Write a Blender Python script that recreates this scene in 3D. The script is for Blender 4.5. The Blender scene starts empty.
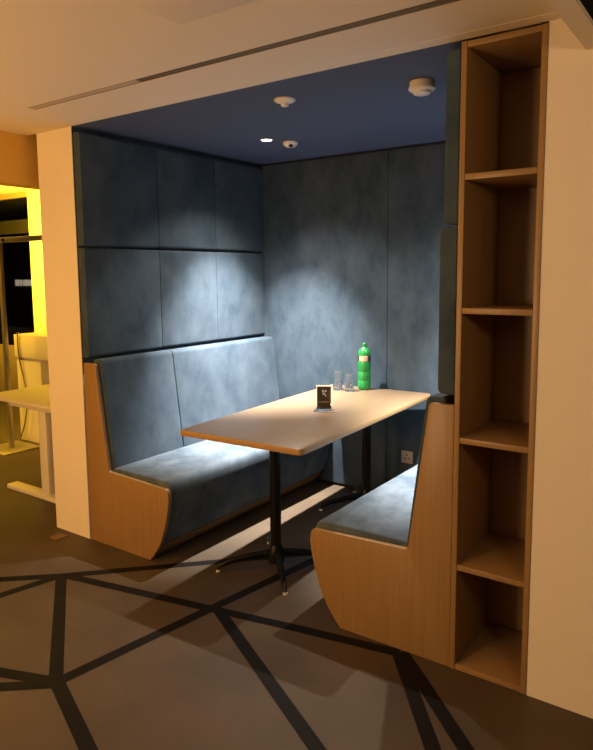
import bpy, bmesh, math, random
from mathutils import Vector, Matrix
random.seed(4)
S = bpy.context.scene
COL = S.collection
PI = math.pi

# ------------------------------------------------------------------ materials
def nodes(name):
    m = bpy.data.materials.new(name)
    m.use_nodes = True
    nt = m.node_tree
    return m, nt, nt.nodes['Principled BSDF']

def plain(name, col, rough=.5, metal=0., spec=.5, bump=0., bscale=200., var=0., vscale=3.):
    m, nt, b = nodes(name)
    b.inputs['Base Color'].default_value = (*col, 1)
    b.inputs['Roughness'].default_value = rough
    b.inputs['Metallic'].default_value = metal
    b.inputs['Specular IOR Level'].default_value = spec
    tc = nt.nodes.new('ShaderNodeTexCoord')
    if var:
        n = nt.nodes.new('ShaderNodeTexNoise')
        n.inputs['Scale'].default_value = vscale
        n.inputs['Detail'].default_value = 5
        nt.links.new(tc.outputs['Object'], n.inputs['Vector'])
        r = nt.nodes.new('ShaderNodeValToRGB')
        r.color_ramp.elements[0].position = .3
        r.color_ramp.elements[1].position = .7
        r.color_ramp.elements[0].color = (*[c * (1 - var) for c in col], 1)
        r.color_ramp.elements[1].color = (*[min(1, c * (1 + var)) for c in col], 1)
        nt.links.new(n.outputs['Fac'], r.inputs['Fac'])
        nt.links.new(r.outputs['Color'], b.inputs['Base Color'])
    if bump:
        n2 = nt.nodes.new('ShaderNodeTexNoise')
        n2.inputs['Scale'].default_value = bscale
        n2.inputs['Detail'].default_value = 3
        nt.links.new(tc.outputs['Object'], n2.inputs['Vector'])
        bp = nt.nodes.new('ShaderNodeBump')
        bp.inputs['Strength'].default_value = bump
        bp.inputs['Distance'].default_value = .002
        nt.links.new(n2.outputs['Fac'], bp.inputs['Height'])
        nt.links.new(bp.outputs['Normal'], b.inputs['Normal'])
    return m

def wood(name, a, b_, rough=.42, axis='Z', scale=1.):
    m, nt, b = nodes(name)
    b.inputs['Roughness'].default_value = rough
    tc = nt.nodes.new('ShaderNodeTexCoord')
    mp = nt.nodes.new('ShaderNodeMapping')
    sc = {'Z': (60, 60, 2.2), 'X': (2.2, 60, 60), 'Y': (60, 2.2, 60)}[axis]
    mp.inputs['Scale'].default_value = [v * scale for v in sc]
    n = nt.nodes.new('ShaderNodeTexNoise')
    n.inputs['Scale'].default_value = 1.
    n.inputs['Detail'].default_value = 6
    n.inputs['Roughness'].default_value = .6
    n.inputs['Distortion'].default_value = .4
    r = nt.nodes.new('ShaderNodeValToRGB')
    r.color_ramp.elements[0].position = .3
    r.color_ramp.elements[1].position = .72
    r.color_ramp.elements[0].color = (*a, 1)
    r.color_ramp.elements[1].color = (*b_, 1)
    nt.links.new(tc.outputs['Object'], mp.inputs['Vector'])
    nt.links.new(mp.outputs['Vector'], n.inputs['Vector'])
    nt.links.new(n.outputs['Fac'], r.inputs['Fac'])
    nt.links.new(r.outputs['Color'], b.inputs['Base Color'])
    return m

def suede(name, a, b_, scale=5.5):
    # brushed nap: big soft blotches with finer brush marks
    m, nt, b = nodes(name)
    b.inputs['Roughness'].default_value = .85
    b.inputs['Specular IOR Level'].default_value = .15
    b.inputs['Sheen Weight'].default_value = .08
    b.inputs['Sheen Roughness'].default_value = .5
    b.inputs['Sheen Tint'].default_value = (.75, .85, 1, 1)
    tc = nt.nodes.new('ShaderNodeTexCoord')
    mp = nt.nodes.new('ShaderNodeMapping')
    mp.inputs['Rotation'].default_value = (.6, .5, .3)
    mp.inputs['Scale'].default_value = (1.3, 1., .75)
    n = nt.nodes.new('ShaderNodeTexNoise')
    n.inputs['Scale'].default_value = scale
    n.inputs['Detail'].default_value = 7
    n.inputs['Roughness'].default_value = .62
    n.inputs['Distortion'].default_value = .15
    r = nt.nodes.new('ShaderNodeValToRGB')
    r.color_ramp.elements[0].position = .34
    r.color_ramp.elements[1].position = .68
    r.color_ramp.elements[0].color = (*a, 1)
    r.color_ramp.elements[1].color = (*b_, 1)
    f = nt.nodes.new('ShaderNodeTexNoise')
    f.inputs['Scale'].default_value = 500
    bp = nt.nodes.new('ShaderNodeBump')
    bp.inputs['Strength'].default_value = .25
    bp.inputs['Distance'].default_value = .001
    nt.links.new(tc.outputs['Object'], mp.inputs['Vector'])
    nt.links.new(mp.outputs['Vector'], n.inputs['Vector'])
    nt.links.new(tc.outputs['Object'], f.inputs['Vector'])
    nt.links.new(n.outputs['Fac'], r.inputs['Fac'])
    nt.links.new(r.outputs['Color'], b.inputs['Base Color'])
    nt.links.new(f.outputs['Fac'], bp.inputs['Height'])
    nt.links.new(bp.outputs['Normal'], b.inputs['Normal'])
    return m

def emit(name, col, s):
    m, nt, b = nodes(name)
    b.inputs['Base Color'].default_value = (.8, .8, .8, 1)
    b.inputs['Emission Color'].default_value = (*col, 1)
    b.inputs['Emission Strength'].default_value = s
    return m

def glass(name, col=(1, 1, 1), rough=0., ior=1.45):
    m, nt, b = nodes(name)
    b.inputs['Base Color'].default_value = (*col, 1)
    b.inputs['Transmission Weight'].default_value = 1
    b.inputs['Roughness'].default_value = rough
    b.inputs['IOR'].default_value = ior
    return m

M = dict(
    oak=wood('oak veneer', (.245, .145, .060), (.30, .182, .078)),
    oak_y=wood('oak veneer long grain', (.140, .098, .060), (.172, .122, .075), axis='Y', rough=.36),
    oak_edge=wood('oak edge band', (.36, .225, .10), (.43, .27, .125), axis='Y'),
    white=plain('off white wall paint', (.72, .66, .58), .75, bump=.12, bscale=260),
    ceil=plain('ceiling paint', (.76, .69, .60), .85, bump=.05),
    blueceil=plain('blue ceiling board', (.056, .078, .152), .8, bump=.1, bscale=400),
    suede=suede('blue suede', (.030, .052, .080), (.063, .093, .131)),
    suede_bright=suede('brightened blue suede', (.046, .070, .102), (.108, .144, .186), 6.),  # same textile as suede, with the lit seat's brightness put into the colour
    floor=plain('dark vinyl floor', (.075, .056, .039), .55, spec=.3, bump=.1, bscale=120, var=.22, vscale=2.2),
    inlay=plain('black floor strip', (.007, .0065, .006), .6, spec=.12, var=.2, vscale=9),
    black=plain('black powder coat', (.005, .005, .005), .38, spec=.22),
    matt_black=plain('matt black', (.006, .006, .006), .9, spec=.1),
    plastic=plain('white plastic', (.72, .69, .64), .4),
    dark_red=plain('sensor lens', (.05, .008, .005), .3),
    grey_slot=plain('grey diffuser metal', (.15, .13, .11), .5, metal=.2),
    slot_dark=plain('dark slot', (.03, .026, .022), .7),
    slot_cover=plain('diffuser blank', (.50, .42, .33), .7),
    led=emit('downlight lens', (1, .93, .82), 14),
    ring=plain('downlight ring', (.75, .75, .72), .4),
    steel=plain('brushed metal', (.55, .5, .42), .35, metal=.85),
    white_metal=plain('white powder coat', (.72, .68, .60), .5),
    desk=plain('white laminate desk', (.70, .64, .52), .45),
    cab=plain('white cabinet', (.74, .70, .60), .5),
    cable=plain('grey cable', (.16, .12, .09), .6),
    clear=glass('clear glass'),
    acrylic=glass('clear acrylic', (1, 1, 1), 0, 1.3),
    pane=plain('night window glass', (.010, .010, .011), .03, spec=.5),
    green=plain('green bottle plastic', (.02, .27, .06), .22),
    green_cap=plain('green cap', (.012, .22, .05), .4),
    lab_dark=plain('bottle wrapper', (.03, .03, .04), .5),
    lab_tan=plain('bottle wrapper picture', (.52, .36, .24), .5),
    card=plain('dark brown card', (.055, .042, .036), .6),
    ink=plain('card print white', (.75, .73, .68), .6),
    ink_tan=plain('card print tan', (.36, .25, .16), .6),
    ink_green=plain('card print green', (.04, .32, .10), .6),
    socket=plain('grey socket plate', (.40, .36, .33), .5),
    tile=plain('brown cover plate', (.17, .10, .055), .6),
    sill=plain('painted sill wall', (.40, .29, .15), .8),
    frame=plain('window frame', (.40, .27, .12), .6),
    fascia=plain('orange fascia', (.78, .48, .10), .8),  # saturated orange base colour
    mullion=plain('dark brown mullion', (.012, .008, .004), .7),
    night=plain('dark facade', (.02, .018, .015), .9),
    refl_glow=emit('reflection glow', (1, .82, .6), .55),  # emission imitating lights reflected in the window glass
)
# green bottle lets some light through
gb = M['green'].node_tree.nodes['Principled BSDF']
gb.inputs['Transmission Weight'].default_value = .25
gp = M['pane'].node_tree.nodes['Principled BSDF']
gp.inputs['Transmission Weight'].default_value = 1
gp.inputs['Base Color'].default_value = (.5, .5, .5, 1)
gp.inputs['IOR'].default_value = 1.2

# ------------------------------------------------------------------ mesh helpers
def obj(name, bm, mat, parent=None, sharp=35, loc=None):
    bmesh.ops.recalc_face_normals(bm, faces=bm.faces)
    me = bpy.data.meshes.new(name)
    bm.to_mesh(me)
    bm.free()
    for k in (mat if isinstance(mat, (list, tuple)) else [mat]):
        me.materials.append(M[k])
    me.shade_smooth()
    me.set_sharp_from_angle(angle=math.radians(sharp))
    o = bpy.data.objects.new(name, me)
    COL.objects.link(o)
    if parent is not None:
        o.parent = parent
    if loc:
        o.location = loc
    return o

def tag(o, label, cat, group=None):
    o['label'] = label
    o['category'] = cat
    if group:
        o['group'] = group
    return o

def thing(name, label, cat, loc, rz=0., group=None):
    o = bpy.data.objects.new(name, None)
    o.empty_display_size = .1
    COL.objects.link(o)
    o.location = loc
    o.rotation_euler = (0, 0, rz)
    return tag(o, label, cat, group)

def struct(name, bm, mat, parent=None):
    o = obj(name, bm, mat, parent)
    if parent is None:
        o['kind'] = 'structure'
    return o

def box(bm, x0, x1, y0, y1, z0, z1, bev=0., seg=2, mi=0):
    vs = [bm.verts.new(p) for p in ((x0, y0, z0), (x1, y0, z0), (x1, y1, z0), (x0, y1, z0),
                                    (x0, y0, z1), (x1, y0, z1), (x1, y1, z1), (x0, y1, z1))]
    fs = [bm.faces.new([vs[i] for i in q]) for q in
          ((3, 2, 1, 0), (4, 5, 6, 7), (0, 1, 5, 4), (1, 2, 6, 5), (2, 3, 7, 6), (3, 0, 4, 7))]
    for f in fs:
        f.material_index = mi
    if bev:
        es = list({e for f in fs for e in f.edges})
        bmesh.ops.bevel(bm, geom=es, offset=bev, segments=seg, profile=.5, affect='EDGES', clamp_overlap=True)
    return bm

def B(*a, **k):
    return box(bmesh.new(), *a, **k)

def rounded(pts):
    """pts: (a, b[, radius]) -> polygon with arcs at the corners that have a radius"""
    out = []
    n = len(pts)
    for i, p in enumerate(pts):
        r = p[2] if len(p) > 2 else 0
        P = Vector(p[:2])
        if not r:
            out.append(P)
            continue
        A = Vector(pts[i - 1][:2]) - P
        C = Vector(pts[(i + 1) % n][:2]) - P
        la, lc = A.length, C.length
        A.normalize()
        C.normalize()
        ang = A.angle(C)
        d = min(r / math.tan(ang / 2), la * .49, lc * .49)
        a, c = P + A * d, P + C * d
        for k in range(7):
            t = k / 6
            out.append(a * (1 - t) ** 2 + P * 2 * t * (1 - t) + c * t * t)
    return out

def prism(prof, y0, y1, bev=0., seg=3, fx=None, axis='y'):
    """profile in (x, z) pushed along y (or (x, y) along z), end rims bevelled"""
    bm = bmesh.new()
    pr = rounded(prof)
    if fx:
        pr = [Vector((fx(p.x), p.y)) for p in pr]
    mk = (lambda p, t: (p.x, t, p.y)) if axis == 'y' else (lambda p, t: (p.x, p.y, t))
    a = [bm.verts.new(mk(p, y0)) for p in pr]
    b = [bm.verts.new(mk(p, y1)) for p in pr]
    n = len(pr)
    for i in range(n):
        bm.faces.new((a[i], a[(i + 1) % n], b[(i + 1) % n], b[i]))
    fa, fb = bm.faces.new(a), bm.faces.new(b)
    bmesh.ops.recalc_face_normals(bm, faces=bm.faces)
    if bev:
        es = list(fa.edges) + list(fb.edges)
        bmesh.ops.bevel(bm, geom=es, offset=bev, segments=seg, profile=.5, affect='EDGES', clamp_overlap=True)
    return bm

def lathe(prof, n=32, cx=0., cy=0., bm=None, cap=True):
    bm = bm or bmesh.new()
    rings = []
    for r, z in prof:
        if r < 1e-6:
            rings.append([bm.verts.new((cx, cy, z))])
        else:
            rings.append([bm.verts.new((cx + r * math.cos(2 * PI * k / n), cy + r * math.sin(2 * PI * k / n), z)) for k in range(n)])
    for A, C in zip(rings, rings[1:]):
        for k in range(n):
            j = (k + 1) % n
            if len(A) == 1 and len(C) == 1:
                continue
            if len(A) == 1:
                bm.faces.new((A[0], C[j], C[k]))
            elif len(C) == 1:
                bm.faces.new((A[k], A[j], C[0]))
            else:
                bm.faces.new((A[k], A[j], C[j], C[k]))
    if cap:
        for R in (rings[0], rings[-1]):
            if len(R) > 1:
                bm.faces.new(R)
    return bm

def tube(pts, r, n=10, bm=None):
    bm = bm or bmesh.new()
    P = [Vector(p) for p in pts]
    rr = r if isinstance(r, (list, tuple)) else [r] * len(P)
    prev = None
    for i, p in enumerate(P):
        t = (P[min(i + 1, len(P) - 1)] - P[max(i - 1, 0)]).normalized()
        u = t.cross(Vector((0, 0, 1)))
        if u.length < .05:
            u = t.cross(Vector((0, 1, 0)))
        u.normalize()
        v = u.cross(t)
        ring = [bm.verts.new(p + (u * math.cos(2 * PI * k / n) + v * math.sin(2 * PI * k / n)) * rr[i]) for k in range(n)]
        if prev:
            for k in range(n):
                bm.faces.new((prev[k], prev[(k + 1) % n], ring[(k + 1) % n], ring[k]))
        else:
            bm.faces.new(ring)
        prev = ring
    bm.faces.new(prev)
    return bm

def spline(pts, m=8):
    P = [Vector(p) for p in pts]
    P = [P[0]] + P + [P[-1]]
    out = []
    for i in range(1, len(P) - 2):
        for k in range(m):
            t = k / m
            a, b, c, d = P[i - 1:i + 3]
            out.append(.5 * ((2 * b) + (c - a) * t + (2 * a - 5 * b + 4 * c - d) * t * t + (3 * b - a - 3 * c + d) * t ** 3))
    out.append(P[-2])
    return out

# ------------------------------------------------------------------ sizes (metres; booth opening lies in y = 0, booth runs to +y)
H = 2.40
D = 1.66
XR = 2.264          # inner face of the right booth wall
MX = lambda x: 2.277 - x

# ------------------------------------------------------------------ floor with black strips
bm = B(-9, 5, -5, 2.6, -.05, 0)
W = .055
def strip(pts, ext0=0., ext1=0., w=W):
    P = [Vector((*p, 0)) for p in pts]
    d0 = (P[0] - P[1]).normalized()
    d1 = (P[-1] - P[-2]).normalized()
    P[0] = P[0] + d0 * ext0
    P[-1] = P[-1] + d1 * ext1
    L, Rr = [], []
    for i, p in enumerate(P):
        t = (P[min(i + 1, len(P) - 1)] - P[max(0, i - 1)]).normalized()
        nrm = Vector((-t.y, t.x, 0)) * w / 2
        L.append(p + nrm)
        Rr.append(p - nrm)
    strip.k += 1
    z = Vector((0, 0, .0006 + .00006 * strip.k))
    a = [bm.verts.new(p + z) for p in L]
    b = [bm.verts.new(p + z) for p in Rr]
    for i in range(len(P) - 1):
        f = bm.faces.new((b[i], b[i + 1], a[i + 1], a[i]))
        f.material_index = 1
strip.k = 0
strip([(.044, -.598), (.272, -.395), (.854, .207)], 1.2, .55)
strip([(.272, -.395), (.207, -.693)], 0, 1.2)
strip([(.285, -.399), (1.035, -.95)])
strip([(.285, -.380), (1.608, -.105), (2.033, -.028)], 0, .02)
strip([(1.043, -.95), (.803, -1.04)], 0, 1.)
strip([(1.043, -.965), (.899, -1.085)], 0, .8)
strip([(1.043, -.95), (1.156, -.214), (1.229, .24)], 0, .9)
strip([(1.043, -.95), (1.449, -1.111)], 0, .8)
strip([(1.205, -.192), (2.022, -.646)], 0, .8)
strip([(2.047, -.019), (2.394, -.461)], 0, .5)
strip([(2.061, -.009), (2.467, -.383)], 0, .5)
fl = obj('floor', bm, ['floor', 'inlay'])
fl['kind'] = 'structure'

# ------------------------------------------------------------------ booth shell
struct('wall_left', B(-.328, 0, 0, 1.80, 0, H), 'white')
struct('wall_dark_backing', B(0, .0015, .004, 1.72, 1.0, H), 'suede')  # dark sheet added so the gap above the panels stays dark
struct('wall_back', B(0, XR, 1.725, 1.80, 0, H), 'suede')
struct('wall_right', B(XR, 2.70, .42, 1.80, 0, H), 'white')
struct('wall_front', B(2.567, 4.2, 0, .12, 0, 2.75), 'white')
struct('ceiling_booth', B(0, XR, 0, 1.80, H, H + .05), 'blueceil')

# room ceiling: built round the slot of the air diffuser, ends at the dropped trim on the right
bm = bmesh.new()
box(bm, -.42, 2.70, -5, -.378, H, H + .05)
box(bm, -.42, 2.70, -.332, 0, H, H + .05)
box(bm, -.42, .171, -.378, -.332, H, H + .05)
box(bm, -.42, 2.70, 0, 1.8, H + .051, H + .1)
struct('ceiling', bm, 'ceil')
struct('trim_1', B(-.40, 2.685, -.066, -.004, H - .001, H), 'ceil')
# dropped bulkhead on the right with a black recess
struct('trim_2', B(2.685, 2.745, -5, -.001, 2.284, 2.75), 'white')
struct('trim_3', B(2.745, 4.2, -5, -.001, 2.30, 2.36), 'matt_black')
# fascia that closes the ceiling towards the open office on the left
struct('trim_4', B(-.56, -.42, -5, 1.9, 2.112, 2.75), 'fascia')

# upholstered wall panels: rounded profile, tight seams between neighbours
def left_panel(name, y0, y1, z0, z1, label):
    p = [(.002, z0), (.002, z1), (.060, z1, .022), (.060, z0, .022)]
    o = obj(name, prism(p, y0 + .001, y1 - .001, .004, 2), 'suede')
    return tag(o, label, 'wall panel', 'padded panels of the left booth wall')
ys = [(.006, .578), (.578, 1.112), (1.112, 1.655)]
where = ['nearest the white pillar', 'in the middle of the row', 'in the far corner']
for row, (z0, z1, t) in enumerate(((1.742, 2.368, 'under the ceiling'), (1.098, 1.728, 'just above the backrest'))):
    for (y0, y1), w in zip(ys, where):
        left_panel('padded_wall_panel', y0, y1, z0, z1, 'blue suede panel on left booth wall, %s, %s' % (t, w))
def back_panel(x0, x1, label):
    p = [(x0 + .001, 1.724), (x1 - .001, 1.724), (x1 - .001, D, .006), (x0 + .001, D, .006)]
    o = obj('padded_wall_panel', prism(p, .02, 2.378, .004, 2, axis='z'), 'suede')
    tag(o, label, 'wall panel', 'tall padded panels of the back booth wall')
back_panel(.004, 1.122, 'tall blue suede panel on back wall, wider lit one behind the glasses')
back_panel(1.122, 2.26, 'tall blue suede panel on back wall, right of the seam behind bottle')
def right_panel(z0, z1, xf, r, label):
    p = [(XR - .001, z0), (XR - .001, z1), (xf, z1, r), (xf, z0, r)]
    o = obj('padded_wall_panel', prism(p, .004, 1.655, .012, 3), 'suede')
    tag(o, label, 'wall panel', 'padded panels of the right booth wall')
right_panel(1.752, 2.378, 2.203, .018, 'upper blue suede panel edge beside the top shelves')
right_panel(1.105, 1.742, 2.190, .028, 'lower thicker blue suede panel edge just above right bench back')

# ------------------------------------------------------------------ benches
def bench(fx, label, labs):
    t = thing('booth_bench', label, 'bench', (fx(.30), 0, 0), 0, 'upholstered benches of the booth')
    ox = fx(.30)
    g = lambda x: fx(x) - ox
    nose = [(.684, .375), (.677, .325), (.668, .283), (.655, .235), (.638, .183), (.615, .125), (.585, .075), (.553, .033), (.525, .001)]
    prof = [(.0135, .001), (.0135, 1.068, .004), (.116, 1.068, .018), (.201, .447, .02), (.676, .431, .045)] + nose
    obj('end_panel', prism(prof, .0, .026, .003, 2, fx=g), 'oak', t)
    seat = [(.09, .30), (.10, .466), (.668, .466, .05), (.679, .37), (.663, .283), (.633, .183), (.605, .115), (.585, .092), (.09, .092)]
    obj('seat_cushion', prism(seat, .028, 1.655, .012, 3, fx=g), 'suede_bright', t)
    back = [(.0625, .45), (.0625, 1.088, .012), (.140, 1.088, .03), (.221, .455)]
    for y0, y1 in ((.029, .585), (.585, 1.655)):
        obj('backrest_cushion', prism(back, y0 + .001, y1 - .001, .008, 3, fx=g), 'suede', t)
    st = [(.20, .006), (.517, .006), (.556, .045), (.590, .090), (.20, .090)]
    obj('base_board', prism(st, .028, 1.655, .002, 1, fx=g), 'oak', t)
    return t
bench(lambda x: x, 'blue suede bench with oak end panel beside the white pillar', None)
bench(MX, 'blue suede bench with oak end panel beside the tall shelves', None)

# ------------------------------------------------------------------ table
t = thing('booth_table', 'long oak table on black pedestals between the two benches', 'table', (.797, -.015, 0), math.radians(2.45))
TW, TL, TZ = .743, 1.60, .78
bm = prism([(0, 0, .012), (TW, 0, .035), (TW, TL, .02), (0, TL, .02)], TZ - .031, TZ, .002, 2, axis='z')
for f in bm.faces:
    n = f.normal
    f.material_index = 0 if abs(n.z) > .9 else 1
obj('tabletop', bm, ['oak_y', 'oak_edge'], t)
for cx, cy in ((.368, .328), (.378, 1.385)):
    ped = obj('pedestal', tube([(cx, cy, .04), (cx, cy, TZ - .032)], .030, 20), 'black', t)
    obj('top_bracket', B(cx - .2, cx + .2, cy - .025, cy + .025, TZ - .045, TZ - .0315, bev=.003), 'black', ped)
    obj('hub', lathe([(.0, .035), (.042, .035), (.046, .05), (.046, .095), (.036, .115), (.031, .13)], 24, cx, cy), 'black', ped)
    for k in range(4):
        a = PI / 4 + k * PI / 2 - math.radians(2.45)
        d = Vector((math.cos(a), math.sin(a), 0))
        c = Vector((cx, cy, 0))
        pts = [c + d * .03 + Vector((0, 0, .085)), c + d * .14 + Vector((0, 0, .075)), c + d * .25 + Vector((0, 0, .055)),
               c + d * .30 + Vector((0, 0, .036)), c + d * .315 + Vector((0, 0, .015))]
        bmf = tube(pts, [.021, .019, .016, .013, .009], 12)
        obj('foot', bmf, 'black', ped)
        q = c + d * .312
        obj('glide', lathe([(0, .001), (.0105, .001), (.0115, .004), (.0115, .010), (0, .010)], 16, q.x, q.y), 'plastic', ped)

# ------------------------------------------------------------------ things on the table
def sign():
    t = thing('table_sign', 'small dark printed card in clear stand on oak table', 'sign', (1.176, .771, TZ + .0005), math.radians(31))
    obj('base', prism([(-.058, -.028, .004), (.058, -.028, .004), (.058, .028, .004), (-.058, .028, .004)], 0, .006, .0015, 2, axis='z'), 'acrylic', t)
    bm = bmesh.new()
    box(bm, -.044, .044, .0015, .0035, .0065, .152, .0006)
    box(bm, -.044, .044, -.0035, -.0015, .0065, .152, .0006)
    obj('clear_sleeve', bm, 'acrylic', t)
    c = obj('card', B(-.040, .040, -.0011, .0011, .012, .143), 'card', t)
    # printed marks stand a hair proud of the sleeve face
    y = -.0040
    def quad(bm, p):
        vs = [bm.verts.new((a, y, b * 1.1)) for a, b in p]
        f = bm.faces.new(vs)
        r = bmesh.ops.extrude_face_region(bm, geom=[f])
        bmesh.ops.translate(bm, vec=(0, .0003, 0), verts=[v for v in r['geom'] if isinstance(v, bmesh.types.BMVert)])
    bm = bmesh.new()
    quad(bm, [(-.011, .111), (-.004, .114), (-.001, .103), (-.008, .097)])
    quad(bm, [(.002, .104), (.012, .114), (.016, .107), (.004, .099)])
    quad(bm, [(-.008, .097), (-.003, .097), (-.001, .087), (-.006, .086)])
    quad(bm, [(-.002, .097), (.003, .095), (.014, .080), (.009, .079)])
    obj('emblem', bm, 'ink', c)
    y = -.0046
    bm = bmesh.new()
    quad(bm, [(-.003, .110), (.004, .110), (.004, .101), (-.003, .101)])
    obj('emblem_dot', bm, 'ink_green', c)
    y = -.0040
    bm = bmesh.new()
    x = -.031
    for w in (.003, .005, .004, .002, .005, .006, .004, .003, .005, .004):
        quad(bm, [(x, .052), (x + w, .052), (x + w, .045), (x, .045)])
        x += w + .0022
    obj('print_line', bm, 'ink_tan', c)
sign()

t = thing('water_bottle', 'green plastic bottle with dark wrapper band on oak table', 'bottle', (1.025, 1.515, TZ + .0005))
R_ = .044
bp_ = [(.0, .004), (.026, .002), (.034, .0), (.041, .006), (R_, .018), (R_, .06), (R_ - .0015, .064), (R_, .068), (R_, .12), (R_ - .0015, .124), (R_, .128), (R_, .19), (R_ - .001, .195),
       (R_ - .001, .236), (R_, .240), (R_ - .001, .252), (.039, .266), (.028, .281), (.017, .291), (.0135, .296), (.0135, .300)]
obj('bottle_body', lathe(bp_, 36), 'green', t)
bm = lathe([(R_ - .0005, .197), (R_ + .0006, .198), (R_ + .0006, .233), (R_ - .0005, .234)], 36, cap=False)
for f in bm.faces:
    a = math.degrees(math.atan2(f.calc_center_median().y, f.calc_center_median().x))
    f.material_index = 1 if (-105 < a < -75 or -66 < a < -25) else 0
obj('wrapper_band', bm, ['lab_dark', 'lab_tan'], t)
obj('cap', lathe([(.0, .318), (.0125, .318), (.0145, .316), (.0148, .299), (.0, .299)], 28), 'green_cap', t)
obj('neck_ring', lathe([(.0135, .2945), (.017, .2955), (.017, .2975), (.0135, .2985)], 28), 'lab_dark', t)

def tumbler(x, y, h, r, label):
    prof = [(0, 0), (r * .80, 0), (r * .84, .003), (r * .92, h * .5), (r, h - .001), (r - .0015, h), (r - .003, h - .001),
            (r * .92 - .0034, h * .5), (r * .84 - .004, .016), (r * .5, .013), (0, .012)]
    o = obj('drinking_glass', lathe(prof, 40, cap=False), 'clear', loc=(x, y, TZ + .0005))
    tag(o, label, 'glass', 'clear tumblers on the table')
tumbler(.885, 1.395, .125, .037, 'clear drinking glass on table, farther from the bottle')
tumbler(.972, 1.40, .112, .036, 'clear drinking glass on table, right beside the green bottle')

# ------------------------------------------------------------------ shelf unit
SX0, SX1 = 2.2655, 2.566
t = thing('tall_shelf_unit', 'tall narrow oak shelf unit with five empty open cells', 'shelf', ((SX0 + SX1) / 2, 0, 0))
cx = (SX0 + SX1) / 2
w2 = (SX1 - SX0) / 2
for s in (-1, 1):
    a, b = sorted((s * w2, s * (w2 - .021)))
    obj('side_panel', B(a, b, -.003, .40, .001, H - .006, bev=.001), 'oak', t)
obj('back_panel', B(-w2 + .0215, w2 - .0215, .39, .40, .025, H - .03), 'oak', t)
obj('top_panel', B(-w2 + .0215, w2 - .0215, -.001, .389, H - .028, H - .007, bev=.001), 'oak', t)
for z in (1.930, 1.441, .945, .437, .024):
    obj('shelf_board', B(-w2 + .0215, w2 - .0215, -.001, .389, z - .022, z, bev=.001), 'oak', t)

# ------------------------------------------------------------------ ceiling fittings
def downlight(x, y, label):
    t = thing('recessed_downlight', label, 'ceiling light', (x, y, H), 0, 'downlights in the booth ceiling')
    obj('trim_ring', lathe([(.028, -.001), (.032, -.005), (.040, -.004), (.043, -.0005), (.028, -.0005)], 32), 'ring', t)
    obj('lens', lathe([(0, -.0035), (.0305, -.0035), (.0305, -.0012), (0, -.0012)], 32), 'led', t)
LS = [(.64, .955), (1.90, 1.0)]
downlight(*LS[0], 'glowing round downlight in blue ceiling near the left wall')
downlight(*LS[1], 'round downlight in blue ceiling over the right bench')

t = thing('smoke_detector', 'small flat white ceiling detector with nub, nearest booth opening', 'detector', (1.290, .258, H), 0, 'white detectors on the booth ceiling')
obj('base_plate', lathe([(0, -.0005), (.050, -.0005), (.053, -.005), (.051, -.009), (.040, -.015), (.027, -.019), (0, -.021)], 36), 'plastic', t)
obj('sensor_nub', lathe([(.022, -.0205), (.019, -.026), (.017, -.033), (.010, -.036), (0, -.037)], 28, cap=False), 'plastic', t)
t = thing('smoke_detector', 'large stepped white smoke detector on ceiling near the shelves', 'detector', (1.938, .385, H), 0, 'white detectors on the booth ceiling')
obj('base_plate', lathe([(0, -.0005), (.052, -.0005), (.054, -.004), (.054, -.022), (0, -.022)], 36), 'plastic', t)
obj('sensor_head', lathe([(.054, -.0225), (.058, -.025), (.058, -.034), (.050, -.041), (.040, -.042), (.040, -.046), (.036, -.053), (.024, -.057), (0, -.058)], 36), 'plastic', t)
t = thing('motion_sensor', 'small white sensor with dark lens beside the glowing downlight', 'detector', (.715, 1.105, H), 0, 'white detectors on the booth ceiling')
obj('housing', lathe([(0, 0), (.046, 0), (.048, -.008), (.045, -.016), (.036, -.026), (.028, -.032), (0, -.033)], 32), 'plastic', t)
bm = lathe([(0, -.012), (.011, -.009), (.015, 0), (.011, .009), (0, .012)], 20)
obj('sensor_lens', bm, 'dark_red', t, loc=(.019, -.022, -.028))

t = thing('linear_air_diffuser', 'long thin slot air diffuser in ceiling in front of booth', 'vent', (.171, -.355, H))
bm = bmesh.new()
box(bm, .001, 2.50, -.0225, -.018, 0, .02)
box(bm, .001, 2.50, .018, .0225, 0, .02)
obj('slot_frame', bm, 'grey_slot', t)
obj('slot_void', B(.001, 2.50, -.0225, .0225, .03, .034), 'slot_dark', t)
obj('deflector_blade', B(.785, 2.50, -.004, .004, .002, .026), 'grey_slot', t)
obj('blank_cover', B(.001, .785, -.0178, .0178, .001, .004), 'slot_cover', t)

o = obj('access_panel', B(1.562, 2.16, -1.30, -.705, H - .003, H, bev=.0012), 'ceil')
tag(o, 'flush square access panel with thin outline in the ceiling', 'access panel')

t = thing('wall_socket', 'square grey power socket low on the back booth wall', 'socket', (1.285, D, .310))
obj('face_plate', B(-.043, .043, -.009, -.0005, -.043, .043, bev=.003), 'socket', t)
bm = bmesh.new()
for px, pz, w, h in ((0, .014, .008, .014), (-.013, -.010, .014, .007), (.013, -.010, .014, .007)):
    box(bm, px - w / 2, px + w / 2, -.0096, -.0091, pz - h / 2, pz + h / 2)
obj('pin_slots', bm, 'black', t)

# ------------------------------------------------------------------ floor plate near the pillar
o = obj('floor_plate', B(-.035, .035, -.042, .042, 0, .006, bev=.002), 'tile', loc=(-.178, -.093, .0005))
tag(o, 'small flat brown plate on floor at foot of white pillar', 'floor plate')

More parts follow.
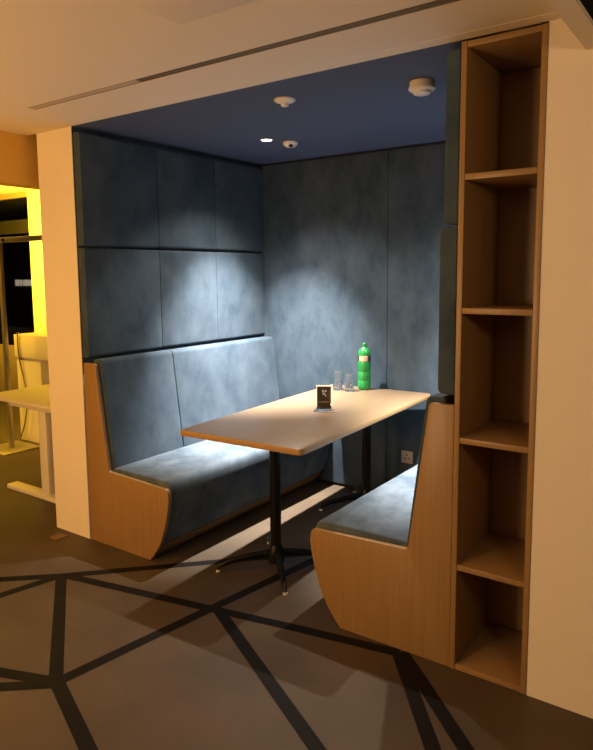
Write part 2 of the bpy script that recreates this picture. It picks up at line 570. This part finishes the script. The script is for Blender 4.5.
# ------------------------------------------------------------------ office on the left
WY = 2.5
bm = bmesh.new()
box(bm, -4.34, -3.2, WY, WY + .15, 0, 2.62)
struct('wall_far', bm, 'white')
struct('wall_sill', B(-8, -4.34, WY, WY + .12, 0, .62), 'sill')
struct('ceiling_office', B(-9, -.56, -5, WY + .15, 2.62, 2.67), 'white')
w = struct('window_1', bmesh.new() if False else B(-8, -4.341, WY, WY + .08, 2.555, 2.62), 'frame')
obj('window_ledge', B(-8, -4.341, WY, WY + .08, .62, .645), 'frame', w)
obj('window_mullion', B(-8, -4.341, WY + .01, WY + .07, 2.11, 2.28), 'mullion', w)
obj('window_pane', B(-8, -4.341, WY + .035, WY + .045, .645, 2.555), 'pane', w)
# added building: its glowing strips stand in for reflections in the window glass
bt = thing('added_building', 'added dark building outside, glowing strips imitate reflections in window glass', 'building', (-10, 9, 0))
obj('facade', B(-10, 6, 0, 2, 0, 6), 'night', bt)
for k, (xx, ww) in enumerate(((-5.24, .15), (-5.02, .09), (-4.85, .2), (-4.60, .14), (-4.42, .18))):
    obj('reflection_strip', B(xx, xx + ww, -.03, -.001, 1.26, 1.44), 'refl_glow', bt)

# desk
t = thing('office_desk', 'white height-adjustable desk with T leg behind the white pillar', 'desk', (-.84, .19, 0))
obj('desktop', B(-.60, .40, 0, 1.35, .678, .702, bev=.003), 'desk', t)
obj('under_frame', B(-.40, .36, .075, .13, .632, .6775, bev=.003), 'white_metal', t)
for y in (.11, 1.2):
    lg = obj('leg', B(-.045, .045, y - .035, y + .035, .031, .6315, bev=.006), 'white_metal', t)
    obj('foot', B(-.46, .42, y - .055, y + .035, .0, .034, bev=.008), 'white_metal', lg)

# cabinet with its overhanging top block
t = thing('storage_cabinet', 'white cabinet with open niche behind the desk', 'cabinet', (-2.30, 1.15, 0))
bm = bmesh.new()
box(bm, -.255, .13, 0, .5, 0, .80)
box(bm, .13, .75, 0, .5, 0, .56)
box(bm, .13, .75, .35, .5, .56, .80)
obj('cabinet_body', bm, 'cab', t)
obj('top_block', B(-.262, .75, -.015, .5, .803, 1.02, bev=.004), 'cab', t)
o = obj('power_cable', tube(spline([(-2.475, 1.15, 1.026), (-2.478, 1.122, 1.02), (-2.468, 1.122, .80), (-2.43, 1.13, .63), (-2.38, 1.12, .48), (-2.36, 1.11, .36), (-2.42, 1.11, .17), (-2.50, 1.11, .012), (-2.40, 1.10, .008)]), .006, 8), 'cable')
tag(o, 'thin dark cable hanging down the front of white cabinet', 'cable')

# free-standing frame
t = thing('frame_stand', 'free-standing metal frame with square base plate near the window', 'stand', (-2.30, .895, 0))
obj('base_plate', B(-.20, .18, -.18, .18, 0, .012, bev=.003), 'steel', t)
obj('base_plate', B(.72, .88, -.18, .18, 0, .012, bev=.003), 'steel', t)
for x in (0, .80):
    obj('pole', B(x - .018, x + .018, -.018, .018, .012, 1.86, bev=.003), 'steel', t)
rl = obj('top_rail', B(-.30, .86, -.02, .02, 1.861, 1.905, bev=.004), 'steel', t)
obj('rail_clip', B(.07, .11, -.026, -.0205, 1.872, 1.895), 'black', rl)

# ------------------------------------------------------------------ lights
def spot(loc, e, col, ang, blend, rad, tgt=None):
    L = bpy.data.lights.new('spot', 'SPOT')
    L.energy = e
    L.color = col
    L.spot_size = math.radians(ang)
    L.spot_blend = blend
    L.shadow_soft_size = rad
    o = bpy.data.objects.new('spot_lamp', L)
    COL.objects.link(o)
    o.location = loc
    if tgt:
        o.rotation_euler = (Vector(tgt) - Vector(loc)).to_track_quat('-Z', 'Y').to_euler()
    return o

def area(loc, tgt, e, col, sx, sy=None):
    L = bpy.data.lights.new('area', 'AREA')
    L.energy = e
    L.color = col
    L.shape = 'RECTANGLE'
    L.size = sx
    L.size_y = sy or sx
    o = bpy.data.objects.new('area_lamp', L)
    COL.objects.link(o)
    o.location = loc
    o.rotation_euler = (Vector(tgt) - Vector(loc)).to_track_quat('-Z', 'Y').to_euler()
    return o

def point(loc, e, col, rad):
    L = bpy.data.lights.new('point', 'POINT')
    L.energy = e
    L.color = col
    L.shadow_soft_size = rad
    o = bpy.data.objects.new('point_lamp', L)
    COL.objects.link(o)
    o.location = loc
    return o

for x, y in LS:
    sx = -1 if x < 1.1 else 1
    spot((x, y, H - .006), 165, (1, .84, .66), 118, .8, .02)
    spot((x, y, H - .007), 1650, (1, .90, .79), 72, 1., .02, (x + sx * .27, y + .27, .4))
# warm room lamps out of view; the latter two are added fill
point((3.7, -1.6, 2.0), 30, (1, .64, .33), .12)
point((.9, -3.7, 1.35), 185, (1, .61, .30), .3)  # added fill, set low to brighten the ceiling and front walls
point((-.4, -2.1, 1.30), 92, (1, .43, .02), .35)  # added orange fill aimed at pillar and fascia brightness
# strong yellow lamps of the open office on the left
def down(l, sp):
    l.data.spread = math.radians(sp)
down(area((-3.0, .4, 2.60), (-2.9, .8, 0), 50, (1, .54, .03), 1.0, .6), 96)
spot((-3.5, 1.6, 1.95), 420, (1, .66, .035), 128, .5, .08, (-4.3, 2.6, 2.1))

wd = bpy.data.worlds.new('world')
S.world = wd
wd.use_nodes = True
wd.node_tree.nodes['Background'].inputs['Color'].default_value = (1, .66, .36, 1)
wd.node_tree.nodes['Background'].inputs['Strength'].default_value = .012

# ------------------------------------------------------------------ camera
cd = bpy.data.cameras.new('camera')
cam = bpy.data.objects.new('camera', cd)
COL.objects.link(cam)
yaw, pitch, roll = .6143, -.1143, -.0084
f0 = Vector((-math.sin(yaw), math.cos(yaw), 0))
r0 = Vector((math.cos(yaw), math.sin(yaw), 0))
u0 = Vector((0, 0, 1))
f = f0 * math.cos(pitch) + u0 * math.sin(pitch)
u = u0 * math.cos(pitch) - f0 * math.sin(pitch)
r = r0 * math.cos(roll) + u * math.sin(roll)
u2 = u * math.cos(roll) - r0 * math.sin(roll)
cam.matrix_world = Matrix(((r.x, u2.x, -f.x, 3.1786), (r.y, u2.y, -f.y, -2.3397), (r.z, u2.z, -f.z, 1.5759), (0, 0, 0, 1)))
cd.sensor_fit = 'VERTICAL'
cd.sensor_height = 24
cd.lens = 649.48 * 24 / 750
cd.shift_y = -27.48 / 750
cd.clip_start = .02
S.camera = cam

vs = S.view_settings
vs.view_transform = 'Standard'
vs.look = 'None'
vs.exposure = 0
vs.gamma = 1
vs.use_curve_mapping = False
